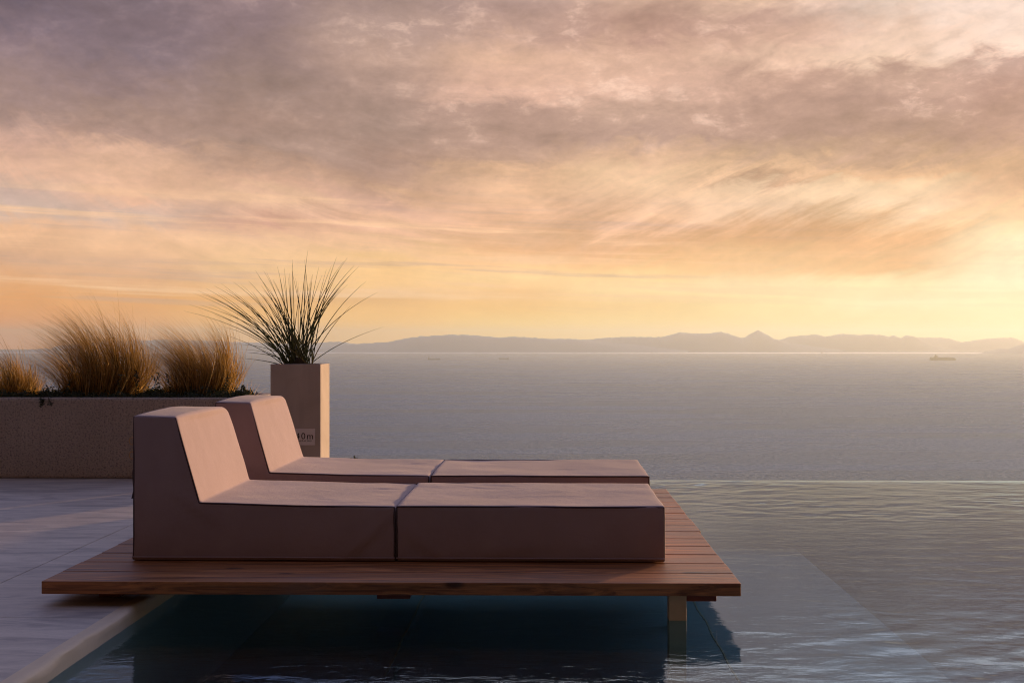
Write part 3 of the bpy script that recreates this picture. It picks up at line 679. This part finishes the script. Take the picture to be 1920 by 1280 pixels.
COVER = m_leafy('dark trailing leaves', [(0.010, 0.018, 0.008), (0.03, 0.05, 0.018), (0.055, 0.08, 0.03), (0.085, 0.10, 0.045)], 0.15)
def cover():
    B = Blades()
    x0, x1 = -8.8, on_y(474, 742, 8.5).x
    def sprig(root, d, L, n, sz):
        p = root.copy()
        for i in range(n):
            p = p + d * (L / n) + rv(0.003); d = (d + rv(0.12)).normalized()
            for _ in range(3):
                q = (d * 0.5 + rv(0.6)).normalized(); B.leaf(p, q, q.orthogonal().normalized(), random.uniform(.6, 1.3) * sz, sz * .22, random.random())
    for k in range(2600):
        x = random.uniform(x0 if random.random() < .25 else -3.9, x1); y = random.uniform(8.30, 8.95)
        if x > x1 - 0.1: y = random.uniform(8.3, 8.5)
        hh = 0.03 + 0.045 * max(0, noise.noise((x * 3.1, y * 3, 0)) + 0.35)
        sprig(Vector((x, y, 0.515)), (Vector((random.gauss(0, .5), random.gauss(-.2, .4), 1))).normalized(), hh * random.uniform(.7, 1.4), 5, 0.017)
    for px, py in ((244, 693), (258, 700), (225, 700), (300, 705), (292, 712), (310, 700), (125, 715), (95, 722), (395, 712), (420, 708), (455, 728), (465, 722)):
        tp = on_y(px, py, 8.42); rt = Vector((tp.x + random.uniform(-.02, .05), 8.42, 0.53)); d = tp - rt
        sprig(rt, d.normalized(), d.length * 1.05, 12, 0.02)
    for k in range(14):
        r0 = on_y(86 + random.uniform(-9, 9), 738, 8.26); sprig(Vector((r0.x, 8.255, 0.54)), Vector((random.gauss(0, .2), -0.15, -1)).normalized(), random.uniform(.02, .05), 5, 0.018)
    tag(B.build('ground_cover', COVER), 'dark small leaved ground cover trailing along the top of the planter wall', 'ground cover', kind='stuff')
    # pale dry seed stalks at the end of the wall
    B = Blades(); b0 = on_y(468, 738, 8.45)
    for k in range(9):
        r0 = Vector((b0.x + random.uniform(-.05, .03), 8.45, 0.52)); tip = Vector((random.gauss(.02, .04), random.gauss(0, .02), random.uniform(.06, .15)))
        B.blade([r0 + tip * u + Vector((0.02 * u * u, 0, 0)) for u in (0, .25, .5, .75, 1)], 0.0012, Vector((1, 0, 0)), random.uniform(.6, 1))
    tag(B.build('dry_stalks', GRASS), 'small tuft of pale dry stalks at the end of the planter wall', 'plant')
cover()

SPIKE = m_leafy('stiff grey green quills', [(0.035, 0.05, 0.025), (0.08, 0.11, 0.05), (0.14, 0.17, 0.08), (0.30, 0.25, 0.11)], 0.08, 0.45)
def spiky():
    base = on_y(552, 684, 8.1); c = Vector((base.x, 8.1 + BW / 2, BZ - 0.03)); Yc = c.y
    o = empty('spiky_plant', c); tag(o, 'spiky plant of long thin arching quills growing from the tall concrete planter', 'plant')
    tips = [(345,583),(355,571),(361,549),(372,545),(387,541),(378,551),(398,556),(392,570),(414,531),(402,536),(409,549),(438,529),(423,543),(440,548),(452,533),(466,527),(478,506),(484,517),(471,545),(494,507),(500,511),(512,524),(520,499),(523,510),(533,502),(531,520),(548,486),(549,494),(543,512),(577,470),(571,487),(573,500),(584,518),(586,514),(563,545),(631,482),(622,497),(612,505),(651,484),(645,489),(640,499),(664,498),(672,500),(655,517),(652,523),(687,527),(640,540),(708,548),(620,530),(604,516),(440,645),(431,662),(452,655),(415,612),(402,590),(376,572),(425,600),(436,575),(458,560),(598,500),(505,540),(490,550)]
    B = Blades()
    def quill(tip, rootdx, up, wd, rnd, kink=0):
        r0 = Vector((rootdx, random.uniform(-.03, .03), 0.0)); mid = r0 + (tip - r0) * 0.5
        L = (tip - r0).length; ctrl = r0 + Vector(((tip.x - r0.x) * 0.33, (tip.y - r0.y) * 0.33, max(tip.z, 0) * 0.5 + up * L))
        pts = [r0 * (1 - u) ** 2 + ctrl * 2 * u * (1 - u) + tip * u * u for u in [i / 12 for i in range(13)]]
        if kink: pts = [p + Vector((0, 0, -kink * max(0, i / 12 - .7) ** 1.0)) for i, p in enumerate(pts)]
        sd = Vector((1, 0, 0)) - (tip - r0).normalized() * (tip - r0).normalized().x
        sd = sd.normalized() if sd.length > 0.05 else Vector((0, 0, 1))
        B.blade(pts, wd, sd, rnd); B.blade(pts, wd * .7, sd.cross((tip - r0).normalized()), rnd)
    for px, py in tips:
        yy = Yc + random.uniform(-.22, .22); w_ = on_y(px, py, yy) - c
        quill(w_, random.uniform(-.06, .06) + 0.035 * (1 if w_.x > 0 else -1), 0.10 if py < 600 else .16, random.uniform(.0028, .0040), random.random() * .75)
    for k in range(44):                                           # shorter quills that fill the heart
        th = random.gauss(-0.15, 0.62); ph = random.gauss(0, .5); L = random.uniform(.30, .68)
        d = Vector((math.sin(th), math.sin(ph) * .6, math.cos(th))).normalized()
        quill(d * L, random.uniform(-.09, .09), 0.05, random.uniform(.0028, .0040), random.random())
    B.build('leaves', SPIKE, o)
    bm = bmesh.new(); tube(bm, [(0, 0, -.02), (0, 0, .02), (0, 0, .05), (0, 0, .075)], lambda u: .07 - .045 * u, 12); obj('trunk', bm, m_plain('fibrous trunk', (.07, .05, .03), .9), o, True)
spiky()

def shrub(px0, px1, y, label):
    a = on_y(px0, 856, y); b = on_y(px1, 856, y); c = (a + b) / 2; o = empty('shrub', (c.x, y, a.z - 1.135)); tag(o, label, 'shrub')
    B = Blades(); r = (b.x - a.x) / 2
    for k in range(2600):
        d = rv().normalized(); p = Vector((d.x * r * random.uniform(.6, 1.05), d.y * r, 0.78 + d.z * .33 * random.uniform(.7, 1.08)))
        if p.z > 1.12: p.z = 1.12 - random.uniform(0, .03)
        q = (d + rv(.7)).normalized(); B.leaf(p, q, q.orthogonal().normalized(), .03, .007, random.random())
    B.build('foliage', COVER, o)
    bm = bmesh.new(); tube(bm, [(0, 0, -.9), (0.02, 0, 0.0), (0, 0, .7)], lambda u: .05 - .03 * u, 8); obj('stem', bm, m_plain('bark', (.06, .045, .03), .9), o)
shrub(640, 690, 9.9, 'dark shrub top just showing beyond the farther lounger')

# ------------------------------------------------------------------ ships
SHIPH = m_plain('dark ship hull', (0.012, 0.014, 0.018), .6); SHIPW = m_plain('pale ship paint', (.6, .58, .55), .5); CARGO = m_plain('stacked containers', (.02, .017, .017), .7)
def hull(L, B_, h, bow=0.14):
    bm = bmesh.new(); st = []
    for u, w_, z in ((0, .7, 1.0), (.04, .95, 1.0), (.2, 1, .98), (.7, 1, .98), (1 - bow, .9, 1.02), (.97, .35, 1.15), (1.0, .02, 1.2)):
        x = (u - .5) * L; xb = x if u < .9 else x - (u - .9) * L * .3
        st.append([bm.verts.new((xb, -B_ / 2 * w_ * .8, -2)), bm.verts.new((x, -B_ / 2 * w_, h * z)), bm.verts.new((x, B_ / 2 * w_, h * z)), bm.verts.new((xb, B_ / 2 * w_ * .8, -2))])
    for a, b in zip(st, st[1:]):
        for k in range(4): bm.faces.new((a[k], b[k], b[(k + 1) % 4], a[(k + 1) % 4]))
    bm.faces.new(st[0]); bm.faces.new(st[-1][::-1]); return bm
def ship(px0, px1, wy, kind, label, flip=False):
    c = on_z((px0 + px1) / 2, wy, SEA_Z); L = (px1 - px0) / F * c.y
    o = empty('cargo_ship' if kind != 'container' else 'container_ship', c, (math.pi if flip else 0) + R(8)); tag(o, label, 'ship', 'ships anchored on the sea')
    h = L * (.07 if kind != 'container' else .055)
    obj('hull', hull(L, L * .15, h), SHIPH, o)
    bm = bmesh.new(); s = L * .1
    x0 = -L * .42 if kind != 'container' else -L * .28
    box(bm, (x0 - s * .5, -L * .06, h), (x0 + s * .5, L * .06, h + s * .8)); box(bm, (x0 - s * .3, -L * .065, h + s * .81), (x0 + s * .35, L * .065, h + s * 1.15)); box(bm, (x0 - s * .28, -L * .02, h + s * 1.16), (x0, L * .02, h + s * 1.6))
    obj('superstructure', bm, SHIPW if kind != 'container' else CARGO, o)
    if kind == 'container':
        n = 16
        for side in (-1, 1):
            bm = bmesh.new()
            for k in range(n):
                x = (-.47 + .88 * k / n) * L
                if abs(x + L * .024 - x0) < L * .075 or (x > x0) != (side > 0): continue
                top = h + L * .058 * (1 - .35 * max(0, (k - 11) / 5)) * random.uniform(.86, 1.02)
                box(bm, (x, -L * .07, h), (x + L * .055, L * .07, top))
            obj('container_stack', bm, CARGO, o)
    elif kind == 'two':
        bm = bmesh.new(); box(bm, (L * .36, -L * .04, h), (L * .46, L * .04, h * 1.7)); obj('forecastle', bm, SHIPH, o)
    else:
        bm = bmesh.new(); tube(bm, [(L * .40, 0, h), (L * .40, 0, h + L * .08)], L * .006, 6); obj('mast', bm, SHIPH, o)
ship(802, 826, 674.3, 'cargo', 'dark cargo ship with a white bridge at its stern, farthest from the long ship')
ship(935, 954, 673, 'two', 'smaller dark cargo ship lying second along the sea from the spiky plant', True)
ship(1743, 1794, 675.3, 'container', 'long container ship stacked with dark boxes, the largest ship')
def sailboat(px, wy, hpx, label, m):
    c = on_z(px, wy, SEA_Z); k = c.y / F; H = hpx * k
    o = empty('sailing_boat', c, R(20)); tag(o, label, 'sailing boat')
    obj('hull', hull(H * .8, H * .22, H * .10), SHIPW, o)
    bm = bmesh.new(); tube(bm, [(0, 0, 0), (0, 0, H)], H * .012, 6); obj('mast', bm, SHIPH, o)
    bm = bmesh.new(); v = [bm.verts.new(p) for p in ((-H * .02, 0, H * .95), (-H * .02, 0, H * .15), (-H * .38, H * .04, H * .15))]; bm.faces.new(v)
    v = [bm.verts.new(p) for p in ((H * .02, 0, H * .85), (H * .02, 0, H * .14), (H * .34, -H * .03, H * .13))]; bm.faces.new(v)
    f = obj('sail', bm, m, o); so = f.modifiers.new('thick', 'SOLIDIFY'); so.thickness = .15
sailboat(1541, 663, 4.5, 'tiny sailing boat on the far sea right of the sharpest peak', SHIPW)
sailboat(783, 659.8, 5, 'tiny faint sailing boat above the cargo ship with the white bridge', SHIPW)
sailboat(1222, 661.5, 3, 'tiny sailing boat on the bright far shoreline left of the sharpest peak', SHIPW)

# ------------------------------------------------------------------ haze
HAZE = 7.2e-5
bm = bmesh.new(); box(bm, (-17500, -60, SEA_Z - 3), (18500, 17200, 135))
hz = obj('haze', bm); m = bpy.data.materials.new('sea haze'); m.use_nodes = True; t = NT(m.node_tree)
pv = t.new('ShaderNodeVolumePrincipled'); pv.inputs['Density'].default_value = HAZE; pv.inputs['Color'].default_value = (0.74, 0.90, 1.0, 1); pv.inputs['Anisotropy'].default_value = 0.45
t.l.new(pv.outputs[0], t.new('ShaderNodeOutputMaterial').inputs['Volume']); hz.data.materials.append(m)
tag(hz, 'pale evening haze over the sea', 'haze', kind='stuff')
